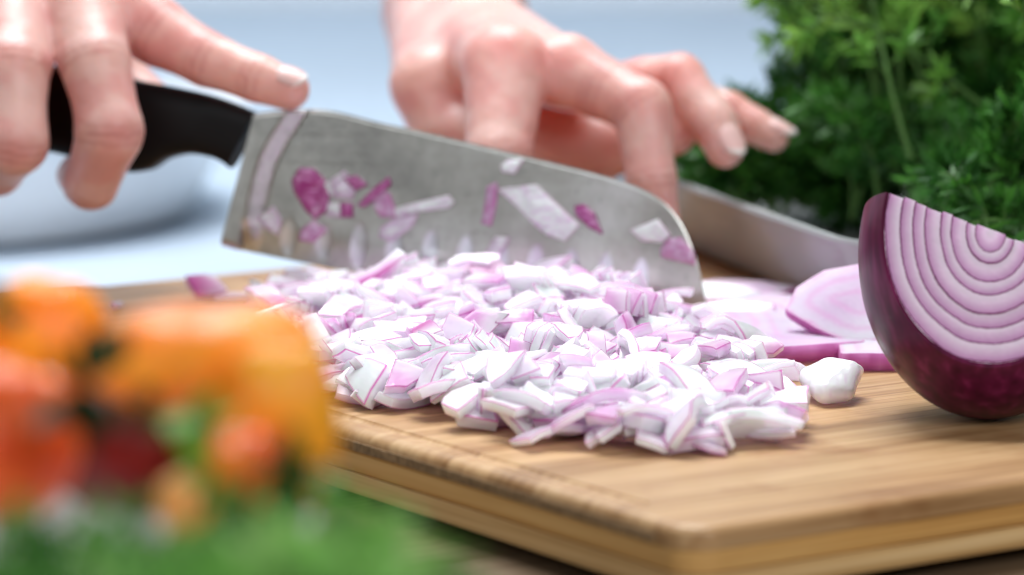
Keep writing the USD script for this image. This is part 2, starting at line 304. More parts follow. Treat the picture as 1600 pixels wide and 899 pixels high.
caps = [(e0, (k + 1) % m, k) for k in range(m)] + [(e1, (n - 1) * m + k, (n - 1) * m + (k + 1) % m) for k in range(m)]
hm = trimesh.Trimesh(hvv, np.vstack([q[:, [0, 1, 2]], q[:, [0, 2, 3]], caps]), process=False)
if hm.volume < 0: hm.invert()
obj("handle", hm, M_black, knife, smooth=40)

# ------------------------------------------------------------------ the cook's hands
def skin_tint(p, nrm, warm, creases=None):
    base = np.array([0.68, 0.42, 0.37]); red = np.array([0.60, 0.23, 0.21])
    f = meshkit.fbm(p * 90, 3, 5)
    w = np.clip((f - 0.42) * 2.4, 0, 0.55)
    for c, r, a in warm: w = np.maximum(w, a * np.exp(-(np.linalg.norm(p - c, axis=1) / r) ** 2))
    col = lerp(base, red, np.clip(w, 0, 0.7))
    for fg in (creases or []):
        for (p0, _), (a, ra), (p1, _) in zip(fg[:-2], fg[1:-1], fg[2:]):
            ax = unit(unit(a - p0) + unit(p1 - a)); s = (p - a) @ ax; rr = np.linalg.norm((p - a) - s[:, None] * ax, axis=1)
            wv_ = s + (meshkit.noise(p * 500, 4) - 0.5) * 0.0012
            ln = sum(np.exp(-((wv_ - o) / 0.0008) ** 2) * q for o, q in ((-0.0030, 0.6), (-0.0004, 1.0), (0.0024, 0.8)))
            col = col * (1 - 0.34 * np.clip(ln, 0, 1) * (rr < ra * 1.6) * (np.abs(s) < 0.006))[:, None] ** np.array([0.6, 1.0, 1.0])
    return col
class Hand:
    """Chains of tapering bones blended into one surface. Joints are (px, py, Y, radius in px)."""
    def __init__(self): self.fingers, self.palm, self.warm = [], [], []
    def J(self, px, py, Y, r): return at_y(px, py, Y), r * 0.985 * (Y - C[1]) / F
    def finger(self, *joints): self.fingers.append([self.J(*j) for j in joints]); return self.fingers[-1]
    def bone(self, a, b): self.palm.append((self.J(*a), self.J(*b)))
    def red(self, px, py, Y, r, a): self.warm.append((*self.J(px, py, Y, r), a))
    def field(self, p):
        d = None
        for (a, ra), (b, rb) in self.palm:
            e = cone(p, a, b, ra * 0.95, rb * 0.88); d = e if d is None else smin(d, e, 0.006)
        out = None
        for fg in self.fingers:
            e = None
            for (a, ra), (b, rb) in zip(fg[:-1], fg[1:]):
                c = cone(p, a, b, ra, rb, 0.035); e = c if e is None else smin(e, c, 0.0014)
            out = e if out is None else smin(out, e, 0.0016)
        return out if d is None else smin(d, out, 0.004)
    def mesh(self, h=0.0013):
        every = [j for fg in self.fingers for j in fg] + [j for b in self.palm for j in b]
        lo = np.min([c - r for c, r in every], 0) - 0.004; hi = np.max([c + r for c, r in every], 0) + 0.004
        n = np.ceil((hi - lo) / h).astype(int) + 1
        ax = [lo[k] + h * np.arange(n[k]) for k in range(3)]
        vals = np.empty(n, np.float32); B = 14
        for i0 in range(0, n[0], B):
            for j0 in range(0, n[1], B):
                for k0 in range(0, n[2], B):
                    X, Y, Z = ax[0][i0:i0 + B], ax[1][j0:j0 + B], ax[2][k0:k0 + B]
                    mid = float(self.field(np.array([[X.mean(), Y.mean(), Z.mean()]]))[0])
                    if abs(mid) > B * h * 0.95: vals[i0:i0 + B, j0:j0 + B, k0:k0 + B] = mid
                    else: vals[i0:i0 + B, j0:j0 + B, k0:k0 + B] = self.field(np.stack(np.meshgrid(X, Y, Z, indexing="ij"), -1))
        vals = ndimage.gaussian_filter(vals, 1.3)
        v, f = surface_net(vals, lo, h)
        for _ in range(2):
            g0 = ndimage.map_coordinates(vals, ((v - lo) / h).T, order=1)
            gr = np.stack([ndimage.map_coordinates(vals, ((v + np.eye(3)[k] * h - lo) / h).T, order=1) - ndimage.map_coordinates(vals, ((v - np.eye(3)[k] * h - lo) / h).T, order=1) for k in range(3)], 1) / (2 * h)
            v = v - 0.8 * gr * (g0 / np.maximum((gr ** 2).sum(1), 0.2))[:, None]
        v = v + unit_rows(gr) * ((meshkit.fbm(v * 160, 3, 2) - 0.5) * 0.0007)[:, None]
        m = trimesh.Trimesh(v, f, process=False)
        if m.volume < 0: m.invert()
        return m
    def nail(self, joint0, joint1, up_dir, start, end, half_angle, parent):
        """A curved nail plate wrapped over the finger's last bone, from start to end (metres from the tip joint along the bone)."""
        (a, ra), (b, rb) = joint0, joint1
        ax = unit(b - a); n = unit(up_dir - (up_dir @ ax) * ax); s = np.cross(ax, n)
        U, W = 17, 15; pts = np.zeros((U, W, 3)); col = np.zeros((U, W, 3)); back = np.zeros((U, W, 3))
        for i, u in enumerate(np.linspace(0, 1, U)):
            x = start + (end - start) * u
            wide = half_angle * (math.sqrt(max(1 - (max(0, 0.3 - u) / 0.3) ** 2 * 0.75, 0)) * (1 - 0.45 * max(0, (u - 0.75) / 0.25) ** 2))
            for j, w in enumerate(np.linspace(-1, 1, W)):
                d = n * math.cos(wide * w) + s * math.sin(wide * w)
                xs = min(x, 0.0012) ; o = b + ax * xs; r = rb * 0.5
                for _ in range(14): r -= float(self.field((o + d * r)[None])[0])
                r = min(r, rb * 1.25)
                arch = -0.0005 * (u - 0.4) ** 2 * 4
                pts[i, j] = b + ax * (x - (0.0012 * w * w if u > 0.7 else 0)) + d * (r + 0.00045 + arch - (0.0004 * abs(w) ** 4)); back[i, j] = pts[i, j] - d * 0.0009
                tip = float(smoothstep(0.82, 0.88, np.array(u + 0.06 * w * w))); lun = float(1 - smoothstep(0.1, 0.24, np.array(u + 0.1 * w * w)))
                col[i, j] = np.array([0.76, 0.47, 0.44]) * (1 - tip) + np.array([0.86, 0.78, 0.74]) * tip + 0.06 * lun
        m = trimesh.Trimesh(*two_sided(pts, back, True), process=False); c2 = np.vstack([col.reshape(-1, 3)] * 2)
        if m.volume < 0: m.invert()
        obj("fingernail", m, M_nail, parent, smooth=True, tint=c2)
def unit_rows(g): return g / np.maximum(np.linalg.norm(g, axis=1, keepdims=True), 1e-9)

cook = thing("person", "bare-armed person chopping, gripping the knife and holding fingertips behind its blade", "person")
R = Hand()
r_index = R.finger((188, 8, 0.116, 66), (248, 52, 0.110, 54), (325, 94, 0.102, 45), (402, 122, 0.096, 40), (452, 140, 0.093, 35))
R.finger((125, -10, 0.112, 66), (150, 100, 0.088, 56), (172, 205, 0.078, 55), (142, 285, 0.090, 46), (122, 274, 0.112, 36))
R.finger((20, 0, 0.112, 66), (18, 110, 0.086, 60), (20, 222, 0.076, 58), (-8, 262, 0.090, 48), (-25, 235, 0.112, 36))
R.finger((-88, 20, 0.116, 58), (-96, 120, 0.090, 50), (-102, 205, 0.082, 48), (-115, 240, 0.094, 40), (-120, 215, 0.112, 32))
R.finger((110, 20, 0.150, 62), (190, 130, 0.146, 48), (275, 196, 0.132, 40), (335, 205, 0.124, 34))
for a in ((188, 8, 0.118, 66), (125, -10, 0.114, 66), (20, 0, 0.114, 64), (-88, 20, 0.118, 56)):
    R.bone((-110, -330, 0.20, 105), (a[0], a[1], a[2], a[3]))
R.bone((-110, -330, 0.20, 105), (110, 20, 0.148, 60))
R.bone((-110, -330, 0.20, 108), (-250, -900, 0.30, 140))
for x, y, Y, r, a in ((188, 205, 0.064, 48, 0.8), (22, 240, 0.062, 50, 0.75), (232, 20, 0.10, 34, 0.6), (30, 40, 0.10, 50, 0.35), (300, 90, 0.09, 40, 0.3), (470, 150, 0.085, 55, 0.5), (130, 320, 0.08, 70, 0.25)): R.red(x, y, Y, r, a)
hm = R.mesh()
h1 = obj("hand", hm, M_skin, cook, smooth=True, tint=skin_tint(hm.vertices, None, R.warm, R.fingers[:4])); tag(h1, "right hand and forearm wrapped round the black handle, index finger along the top")
R.nail(r_index[3], r_index[4], np.array([0.12, -0.50, 0.85]), -0.0040, 0.0054, 0.75, h1)

L = Hand()
l_index = L.finger((790, 104, 0.128, 71), (779, 245, 0.104, 54), (800, 345, 0.108, 42), (822, 400, 0.114, 34))
L.finger((888, 112, 0.132, 62), (945, 140, 0.125, 50), (1003, 168, 0.117, 48), (1018, 285, 0.106, 41), (1034, 355, 0.104, 33))
l_ring = L.finger((950, 142, 0.166, 44), (1008, 128, 0.158, 41), (1062, 122, 0.150, 41), (1117, 196, 0.138, 39), (1133, 233, 0.133, 33))
l_little = L.finger((985, 142, 0.188, 42), (1060, 152, 0.184, 36), (1140, 174, 0.178, 33), (1180, 198, 0.174, 31), (1210, 214, 0.171, 27))
L.finger((672, 130, 0.182, 64), (700, 212, 0.172, 58), (790, 222, 0.160, 60), (930, 232, 0.153, 56), (1052, 206, 0.148, 40))
W_ = (722, 30, 0.262, 104)
for a in ((790, 106, 0.130, 68), (888, 114, 0.136, 56)): L.bone((722, 48, 0.262, 88), a)
for a in ((950, 142, 0.168, 44), (985, 140, 0.188, 42)): L.bone((745, 100, 0.258, 62), a)
L.bone((708, 25, 0.272, 110), (672, 135, 0.182, 68)); L.bone((712, 20, 0.276, 119), (700, -520, 0.36, 150))
for x, y, Y, r, a in ((785, 60, 0.115, 40, 0.85), (905, 60, 0.12, 30, 0.35), (990, 135, 0.105, 42, 0.7), (1075, 95, 0.13, 40, 0.3), (1140, 250, 0.125, 45, 0.5), (1215, 225, 0.165, 45, 0.5), (1035, 330, 0.095, 50, 0.6), (900, 230, 0.14, 150, 0.45), (770, 200, 0.09, 50, 0.25)): L.red(x, y, Y, r, a)
hm = L.mesh()
h2 = obj("hand", hm, M_skin, cook, smooth=True, tint=skin_tint(hm.vertices, None, L.warm, L.fingers[:4])); tag(h2, "left hand and wrist with spread fingers hanging behind the blade")
L.nail(l_ring[3], l_ring[4], np.array([0.55, -0.82, 0.15]), -0.0045, 0.0062, 0.78, h2)
L.nail(l_little[3], l_little[4], np.array([0.45, -0.25, 0.85]), -0.003, 0.0066, 0.75, h2)

# ------------------------------------------------------------------ chopped onion
PURPLE, PINK, LILAC, WHITE = np.array([0.33, 0.045, 0.20]), np.array([0.62, 0.27, 0.52]), np.array([0.70, 0.50, 0.72]), np.array([0.88, 0.86, 0.93])
def onion_piece(rng, L=None, Wd=None, t=None, R=None, tone=None, taper=None):
    """A curved sliver of one onion layer, lying along x with its outer skin side up. Vertices are split per face so that cut edges stay crisp."""
    L = L or rng.uniform(0.0070, 0.0130); Wd = Wd or rng.uniform(0.0042, 0.0072); t = t or rng.uniform(0.0020, 0.0038); R = R or rng.uniform(0.025, 0.08)
    tone = rng.choice(4, p=[0.10, 0.26, 0.32, 0.32]) if tone is None else tone
    outer = [PURPLE * 1.5, PINK, LILAC, WHITE][tone] * rng.uniform(0.92, 1.08); inner = [LILAC, LILAC * 1.04, WHITE, WHITE][tone]; rim = [PURPLE, PURPLE * 1.2, PURPLE * 1.5, PURPLE * 1.9][tone]
    taper = rng.uniform(-0.4, 0.4) if taper is None else taper; skew = rng.uniform(-0.6, 0.6); skew2 = rng.uniform(-0.3, 0.3); R2 = rng.uniform(0.04, 0.15); wob = rng.uniform(0, 50)
    gdir = rng.choice([-1, 1]) * rng.uniform(0.3, 1)
    point = rng.uniform(0, 0.7) if rng.random() < 0.5 else 0
    GRIDS = [np.array([0, .045, .2, .4, .6, .8, .955, 1]), np.array([0, .07, .35, .65, .93, 1]), np.array([0, .2, .5, .82, 1])]
    vs, fs, cs, k = [], [], [], 0
    for ax in range(3):
        for side in (0, 1):
            o = [a for a in range(3) if a != ax]
            A, B = np.meshgrid(GRIDS[o[0]], GRIDS[o[1]], indexing="ij")
            q = np.zeros(A.shape + (3,)); q[..., o[0]], q[..., o[1]], q[..., ax] = A, B, side
            vs.append(q.reshape(-1, 3)); fs.append(grid_faces(*A.shape, flip=(side == 1) ^ (ax == 1)) + k); k += A.size
    q = np.vstack(vs); u, v, w = q[:, 0] * 2 - 1, q[:, 1] * 2 - 1, q[:, 2]
    wd = Wd / 2 * (1 + taper * u) * (1 - point * np.clip(u, 0, 1) ** 2)
    x = u * L / 2 + skew * v * Wd / 2; y = v * wd
    tt = t * (1 - 0.05 * v * v + skew2 * 0.8 * u - 0.04 * u * u)
    a = x / R; rr = R + (w - 0.5) * tt
    P = np.stack([np.sin(a) * rr, y * (1 + (w - 0.5) * 0.12), np.cos(a) * rr - R - y * y / (2 * R2)], 1)
    P += (np.stack([meshkit.noise(P * 300 + wob + 9 * k_, 3) for k_ in range(3)], 1) - 0.5) * 0.00045
    streak = meshkit.noise(np.stack([x * 120 + wob, y * 1500, w * 0], 1), 7)
    col = lerp(inner, outer, np.clip(w * 1.15 - 0.05 + (streak - 0.5) * 0.4, 0, 1) ** 2.0)
    g = np.clip(0.68 + gdir * u * 0.55 + (meshkit.noise(np.stack([x * 260 + wob, y * 260, w * 1.5], 1), 5) - 0.5) * 0.9, 0, 1)
    col = lerp(WHITE * 0.98, col, g) if tone < 3 else lerp(LILAC, col, np.clip(0.35 + g, 0, 1))
    edge = (w > 0.99) & ((np.abs(u) > 0.99) | (np.abs(v) > 0.99))
    col = np.where(edge[:, None], rim, col)
    col = np.where(((w < 0.01) & ((np.abs(u) > 0.99) | (np.abs(v) > 0.99)))[:, None], lerp(col, rim, np.full(len(w), 0.3)), col)
    return P, np.vstack(fs), np.clip(col, 0, 0.95), int(tone), (L, point)
def fix(P, Fc):
    m = trimesh.Trimesh(P, Fc, process=False)
    return Fc if m.volume > 0 else Fc[:, ::-1]
rng = np.random.default_rng(11)
foot = Polygon([tuple(at_z(*q)[:2]) for q in [(412, 490), (424, 545), (488, 588), (512, 622), (590, 640), (665, 642), (730, 662), (800, 690), (880, 698), (960, 700), (1040, 706), (1110, 712), (1170, 698), (1222, 690), (1234, 640), (1200, 600), (1150, 562), (1085, 524), (1040, 510), (960, 500), (700, 468), (480, 440), (420, 455)]]).buffer(-0.001)
G = 0.001; gx0, gy0 = -0.115, -0.17; HX, HY = 240, 320
H = np.zeros((HX, HY)); XX, YY = np.meshgrid(gx0 + G * np.arange(HX), gy0 + G * np.arange(HY), indexing="ij")
inside = shapely.contains_xy(foot, XX, YY); dist = ndimage.distance_transform_edt(inside) * G
knife_d = ((XX - K0[0]) * -KN[0] + (YY - K0[1]) * -KN[1])          # > 0 behind the blade
inside &= knife_d < -0.002
pxs = CX + F * XX / (YY + 1.1)                                     # the heap's ridge height along its length
ridge_back = np.interp(pxs, [400, 450, 520, 620, 760, 900, 950, 1000, 1270], [0.006, 0.007, 0.0085, 0.0092, 0.0098, 0.0096, 0.006, 0.001, 0.001])
ridge_front = np.interp(pxs, [400, 520, 620, 760, 900, 1000, 1100, 1180, 1270], [0.008, 0.012, 0.014, 0.0148, 0.0152, 0.0125, 0.009, 0.008, 0.005])
ridge = ridge_back + (ridge_front - ridge_back) * smoothstep(0.012, 0.05, -knife_d)
target = np.minimum(ridge * (0.62 + 0.38 * smoothstep(0.14, 0.05, -knife_d)), 0.0070 + dist * 0.62) * (0.8 + 0.4 * meshkit.noise(np.stack([XX * 45, YY * 45, XX * 0], -1), 4))
target = np.where(inside, target, 0)
cells = np.argwhere(inside)
placed = []
def drop(P, x, y, M):
    Q = P @ M.T + [x, y, 0]
    i = np.clip(((Q[:, 0] - gx0) / G + 0.5).astype(int), 0, HX - 1); j = np.clip(((Q[:, 1] - gy0) / G + 0.5).astype(int), 0, HY - 1)
    need = H[i, j] - Q[:, 2]
    z = max(np.percentile(need, 86), (-Q[:, 2]).max() + 0.0002)
    return Q + [0, 0, z], i, j
def settle(Q, i, j):
    np.maximum.at(H, (i, j), Q[:, 2])
    if len(placed) % 5 == 0: H[:] = np.maximum(H, np.where(H < ndimage.maximum_filter(H, 3) - 0.002, ndimage.median_filter(H, 3), H))
def clear_of_blade(Q): return ((Q - K0) @ KN).min() > 0.0012
tries = 0
while len(placed) < 900 and tries < 6000:
    tries += 1
    deficit = (target - H)[inside]; w = np.clip(deficit, 0, None) ** 1.5
    if w.sum() <= 0 or (deficit > 0.0028).sum() < 60: break
    ci, cj = cells[rng.choice(len(cells), p=w / w.sum())]
    x, y = gx0 + G * ci, gy0 + G * cj
    front_row = y < -0.055 and H[ci, cj] < 0.005
    left_end = x < -0.02
    big = front_row or rng.random() < 0.24
    if not front_row and rng.random() < 0.10:                      # a row of neighbouring cuts still leaning together
        spin = rng.uniform(-0.9, 0.9) + (np.pi / 2 if rng.random() < 0.4 else 0); lean = rng.uniform(0.9, 1.35) * rng.choice([-1, 1]); tilt = rng.normal(0, 0.25)
        M = rot([0, 0, 1], spin) @ rot([1, 0, 0], lean) @ rot([0, 1, 0], tilt); step = rot([0, 0, 1], spin) @ np.array([0, 1.0, 0])
        Lr, Wr, tr = rng.uniform(0.008, 0.014), rng.uniform(0.006, 0.0085), rng.uniform(0.0022, 0.003)
        st = rng.bit_generator.state; tone = rng.choice([0, 1, 2, 2] if left_end else [1, 2, 2, 3])
        row = []
        for k in range(rng.integers(3, 6)):
            P, Fc, col, tn, LL = onion_piece(rng, Lr * rng.uniform(0.85, 1.1), Wr * rng.uniform(0.9, 1.08), tr, 0.03, tone, 0.1)
            q = np.array([x, y, 0]) + step * k * (tr + 0.0003) / math.sin(abs(lean))
            if not (0 <= int((q[0] - gx0) / G) < HX and inside[int((q[0] - gx0) / G), int((q[1] - gy0) / G)]): break
            Q, i, j = drop(P, q[0], q[1], M @ rot([0, 0, 1], rng.normal(0, 0.08)))
            if not clear_of_blade(Q): break
            row.append((Q, i, j, Fc, col, tn, LL))
        if row:
            zb = np.median([q[0][:, 2].min() for q in row]) - 0.0012
            for Q, i, j, Fc, col, tn, LL in row:
                Q = Q + [0, 0, max(zb - Q[:, 2].min(), 0.0002 - Q[:, 2].min())]
                settle(Q, i, j); placed.append((Q, fix(Q, Fc), col, tn, *LL))
        continue
    P, Fc, col, tn, LL = onion_piece(rng, L=rng.uniform(0.0115, 0.0195) if big else None, Wd=rng.uniform(0.0062, 0.0098) if front_row else None, R=rng.uniform(0.018, 0.04) if big else None,
                             tone=(rng.choice([1, 2, 3, 3, 3]) if front_row else rng.choice([0, 1, 2, 2, 2, 3]) if left_end else None))
    best = None
    for _ in range(6):
        flip = np.pi * (rng.random() < 0.3)
        M = rot([0, 0, 1], rng.uniform(0, 2 * np.pi)) @ rot([1, 0, 0], rng.normal(0, 0.55) + flip) @ rot([0, 1, 0], rng.normal(0, 0.32))
        cand = drop(P, x + rng.normal(0, 0.0015), y + rng.normal(0, 0.0015), M)
        if not clear_of_blade(cand[0]): continue
        sc = cand[0][:, 2].mean() + rng.uniform(0, 0.0025)
        if best is None or sc < best[0]: best = (sc, cand)
    if best is None: continue
    Q, i, j = best[1]
    settle(Q, i, j); placed.append((Q, fix(Q, Fc), col, tn, *LL))
print("onion pieces", len(placed))
MAXP = 290
zb, who = {}, {}                                                   # which pieces show largest from the front: a coarse depth map
for n_, pc in enumerate(placed):
    s_ = pc[0][pc[1]].mean(1); q = s_ - C; dz = q @ fw; ci_ = np.stack([(F * (q @ rt) / dz) // 6, (F * (q @ up) / dz) // 6], 1).astype(int)
    for key, d_ in zip(map(tuple, ci_), dz):
        if d_ < zb.get(key, 9): zb[key] = d_; who[key] = n_
seen = np.bincount(list(who.values()), minlength=len(placed)); order = np.argsort(-seen, kind="stable")
shown = sorted(order[:MAXP]); hidden = [placed[k] for k in sorted(order[MAXP:])]
print("shown", len(shown), "smallest", seen[order[min(MAXP, len(order)) - 1]])
if hidden:
    v, f, c = join([h[:3] for h in hidden])
    tag(obj("chopped_onion_bed", (v, f), M_onion, smooth=True, tint=c), "lower pieces of chopped red onion buried inside the heap", "chopped onion", kind="stuff")
TONES = ("purple", "pink tinged", "pale lilac", "white")
named = {}
for n_ in shown:
    Q, Fc, col, tn, LL, pt = placed[n_]; c = Q.mean(0); kd = (c - K0) @ KN; d_ = c - C; sx = CX + F * (d_ @ rt) / (d_ @ fw)
    row = "by the blade" if kd < 0.032 else "halfway down" if kd < 0.085 else "at the front"
    colm = "left end" if sx < 600 else "left middle" if sx < 790 else "right middle" if sx < 980 else "right end"
    named.setdefault(f"{'long' if LL > 0.0125 else 'short'} {'pointed' if pt > 0.25 else 'squarish'} {TONES[tn]} onion piece {row}, {colm} of heap", []).append((sx, n_))
NTH = ("leftmost", "second from left", "third from left", "fourth from left", "fifth from left", "sixth from left", "seventh from left", "eighth from left", "ninth from left", "tenth from left", "eleventh from left", "twelfth from left", "thirteenth from left", "fourteenth from left")
label_of = {}
for text, members in named.items():
    members.sort()
    for k, (_, n_) in enumerate(members): label_of[n_] = text if len(members) == 1 else f"{text}, {'rightmost' if k == len(members) - 1 else NTH[min(k, 13)]}"
for n_ in shown:
    Q, Fc, col, tn, LL, pt = placed[n_]; c = Q.mean(0)
    tag(obj("onion_piece", (Q - c, Fc), M_onion, smooth=True, tint=col, loc=c), label_of[n_], "onion piece", "chopped onion pieces in the heap")

def lone_piece(px, py, z, label, spin, tx, ty, seed, **kw):
    r = np.random.default_rng(seed); P, Fc, col, tn, LL = onion_piece(r, **kw)
    P = P @ (rot([0, 0, 1], spin) @ rot([1, 0, 0], tx) @ rot([0, 1, 0], ty)).T
    c = at_z(px, py, z); P = P + [0, 0, max(0, 0.0002 - c[2] - P[:, 2].min())]
    tag(obj("onion_piece", (P, fix(P, Fc)), M_onion, smooth=True, tint=col, loc=c), label, "onion piece")
lone_piece(322, 452, 0.004, "purple onion cube alone on the board left of the heap", 0.35, 0.95, 0.05, 3, L=0.010, Wd=0.0075, t=0.0045, R=0.03, tone=0, taper=0.0)
lone_piece(364, 468, 0.001, "flat faded lilac onion flake beside the lone purple cube", 0.2, 0.1, 0.0, 4, L=0.012, Wd=0.006, t=0.0018, R=0.04, tone=2, taper=0.2)
lone_piece(182, 480, 0.001, "tiny pale pink onion sliver on the board behind the peppers", 1.1, 0.3, 0.0, 5, L=0.0055, Wd=0.002, t=0.0018, R=0.04, tone=1, taper=0.0)
lone_piece(1165, 545, 0.005, "curled white onion layer with open end between heap and slice", -0.75, -0.4, 0.0, 6, L=0.019, Wd=0.021, t=0.0022, R=0.0075, tone=3, taper=0.1)
lone_piece(1115, 470, 0.004, "white onion strip lying behind the knife tip", 0.15, 0.5, 0.1, 8, L=0.030, Wd=0.009, t=0.004, R=0.05, tone=3, taper=0.0)
lone_piece(1150, 487, 0.005, "pale strip with pink tip across the onion slice behind the knife", -0.1, 0.6, 0.0, 9, L=0.024, Wd=0.006, t=0.003, R=0.05, tone=2, taper=0.1)
# the white heart chunk beside the half onion
pts = [((1268, 590), 0.0055, .0035), ((1300, 585), 0.0065, .0048), ((1325, 582), 0.0075, .0035), ((1343, 578), 0.0075, .0012), ((1290, 612), 0.0038, .0034), ((1318, 612), 0.0035, .003), ((1300, 569), 0.0078, .0006)]
hull = manifold3d.Manifold.batch_hull([manifold3d.Manifold.sphere(r, 20).translate(at_z(*q, z).tolist()) for q, z, r in pts]).refine_to_length(0.0008)
v, f, _ = meshkit.arrays(hull); v = v + [0, 0, 0.0003 - v[:, 2].min()]
cm = trimesh.smoothing.filter_taubin(trimesh.Trimesh(v, f), iterations=12); v, f = np.array(cm.vertices), np.array(cm.faces)
v += unit_rows(v - v.mean(0)) * ((meshkit.fbm(v * 200, 2, 8) - 0.5) * 0.0010)[:, None]
tag(obj("onion_heart", (v, f), M_onion, smooth=True, tint=lerp(WHITE * 0.98, LILAC, np.clip((meshkit.noise(v * np.array([900, 200, 300]), 3) - 0.6) * 1.2, 0, 0.35))), "glossy white onion heart chunk on the board beside the half onion", "onion piece")

# ------------------------------------------------------------------ scraps of onion stuck to the blade
SCRAPS = [("dark purple onion clump near the handle end of the blade", 0, [(471,263),(492,264),(510,282),(516,306),(510,330),(495,342),(480,327),(462,297),(460,282)]),
 ("white fleck between purple scraps near the handle end of the blade", 3, [(498,285),(519,285),(522,303),(507,309)]),
 ("translucent lilac scrap right of the dark purple clump", 2, [(519,282),(540,268),(558,291),(552,309),(525,309)]),
 ("small purple triangle above the squarish pink scrap", 0, [(540,279),(558,275),(575,288),(558,297)]),
 ("squarish pink scrap below the translucent lilac scrap", 2, [(513,318),(534,318),(534,339),(513,338)]),
 ("small dark purple square beside the pink scrap", 0, [(536,317),(552,318),(552,338),(536,339)]),
 ("slanting purple strip pointing up and right on the blade", 0, [(561,321),(588,294),(609,277),(612,288),(594,306),(570,324)]),
 ("pink scrap at the root of the long white strip", 1, [(591,300),(609,302),(618,327),(618,339),(597,338),(588,324)]),
 ("long white strip with pink tip on the left half of the blade", 3, [(615,327),(654,317),(702,306),(710,315),(702,324),(654,330),(621,339)]),
 ("lilac oval scrap hanging under the long white strip", 2, [(597,357),(618,342),(654,335),(642,357),(612,377),(596,371)]),
 ("faint pink scrap nearest the heel of the blade", 2, [(405,342),(429,323),(441,345),(435,366),(420,357)]),
 ("brownish pink crumb low on the blade above the scallops", 1, [(474,360),(492,345),(510,360),(492,378),(471,375)]),
 ("small white and lilac scrap high on the blade near the spine", 3, [(785,259),(797,251),(818,249),(806,270),(787,268)]),
 ("narrow upright pink strip left of the big white scrap", 1, [(763,293),(777,286),(776,317),(768,352),(755,349),(760,323)]),
 ("largest scrap, a wide white band slanting down the blade", 3, [(781,296),(839,289),(868,317),(906,352),(884,376),(855,365),(842,355),(813,325)]),
 ("purple drop shaped scrap right of the big white band", 0, [(900,323),(913,320),(929,333),(942,365),(923,355),(903,336)]),
 ("white wedge near the rounded nose of the blade", 3, [(987,360),(1029,343),(1048,368),(1035,378),(1006,376)]),
 ("translucent purple flake at the very edge of the blade nose", 1, [(1035,388),(1048,373),(1065,372),(1084,394),(1087,413),(1035,401)]),
 ("lilac strip standing at the heap's top against the blade", 2, [(753,404),(777,370),(797,372),(777,404)])]
r = np.random.default_rng(5)
for label, tone, poly in SCRAPS:
    pg = Polygon(poly).buffer(1.2).simplify(0.4)
    nx_, ny_ = 16, 12; x0, y0, x1, y1 = pg.bounds
    cd = shapely.segmentize(pg, 3.0); ring = np.array(cd.exterior.coords)[:-1]
    ins = np.array([(x, y) for x in np.arange(x0, x1, 3.2) for y in np.arange(y0, y1, 3.2) if pg.buffer(-1.6).contains(Point(x, y))]).reshape(-1, 2)
    p2 = np.vstack([ring, ins]); from scipy.spatial import Delaunay
    tri = Delaunay(p2).simplices; ctr = p2[tri].mean(1); tri = tri[shapely.contains_xy(pg, ctr[:, 0], ctr[:, 1])]
    dd = shapely.distance(pg.exterior, shapely.points(p2)); hgt = 0.0016 * r.uniform(0.8, 1.5); n0 = len(ring)
    ph = r.uniform(0, 6); tiltn = (meshkit.noise(np.c_[p2 * 0.05, np.full(len(p2), ph)], 2) - 0.5)
    off = 0.0007 + hgt * (0.72 + 0.28 * smoothstep(0, 5, dd)) * (1 + 0.7 * tiltn)
    topv = np.array([kp(*q, off=o) for q, o in zip(p2, off)]); botv = np.array([kp(*q, off=0.0006) for q in ring])
    outer = [PURPLE * 1.0, PINK * 0.85, LILAC * 0.9, WHITE][tone]; rim = [PURPLE * 0.7, PURPLE * 1.5, PINK, PINK][tone]
    st = meshkit.noise(np.c_[p2 @ np.array([[0.12, 0.02], [0.02, 0.3]]), np.full(len(p2), ph)], 6)
    colt = lerp(outer, [PINK, LILAC, WHITE, LILAC][tone], np.clip((st - 0.45) * 2.2, 0, 1)); colt[:n0] = lerp(colt[:n0], rim, np.full(n0, 0.6))
    k = np.arange(n0); sv = np.vstack([topv[:n0], botv]); sf = np.vstack([np.c_[k, (k + 1) % n0, (k + 1) % n0 + n0], np.c_[k, (k + 1) % n0 + n0, k + n0]])
    V, Fc, T_ = join([(topv, tri, colt), (sv, sf, np.tile(lerp(rim, outer, 0.4), (2 * n0, 1)))])
    if np.cross(V[Fc[0, 1]] - V[Fc[0, 0]], V[Fc[0, 2]] - V[Fc[0, 0]]) @ KN < 0: Fc[:len(tri)] = Fc[:len(tri), ::-1]
    tag(obj("onion_scrap", (V, Fc), M_onion, smooth=True, tint=np.clip(T_, 0, 0.95)), label, "onion scrap")

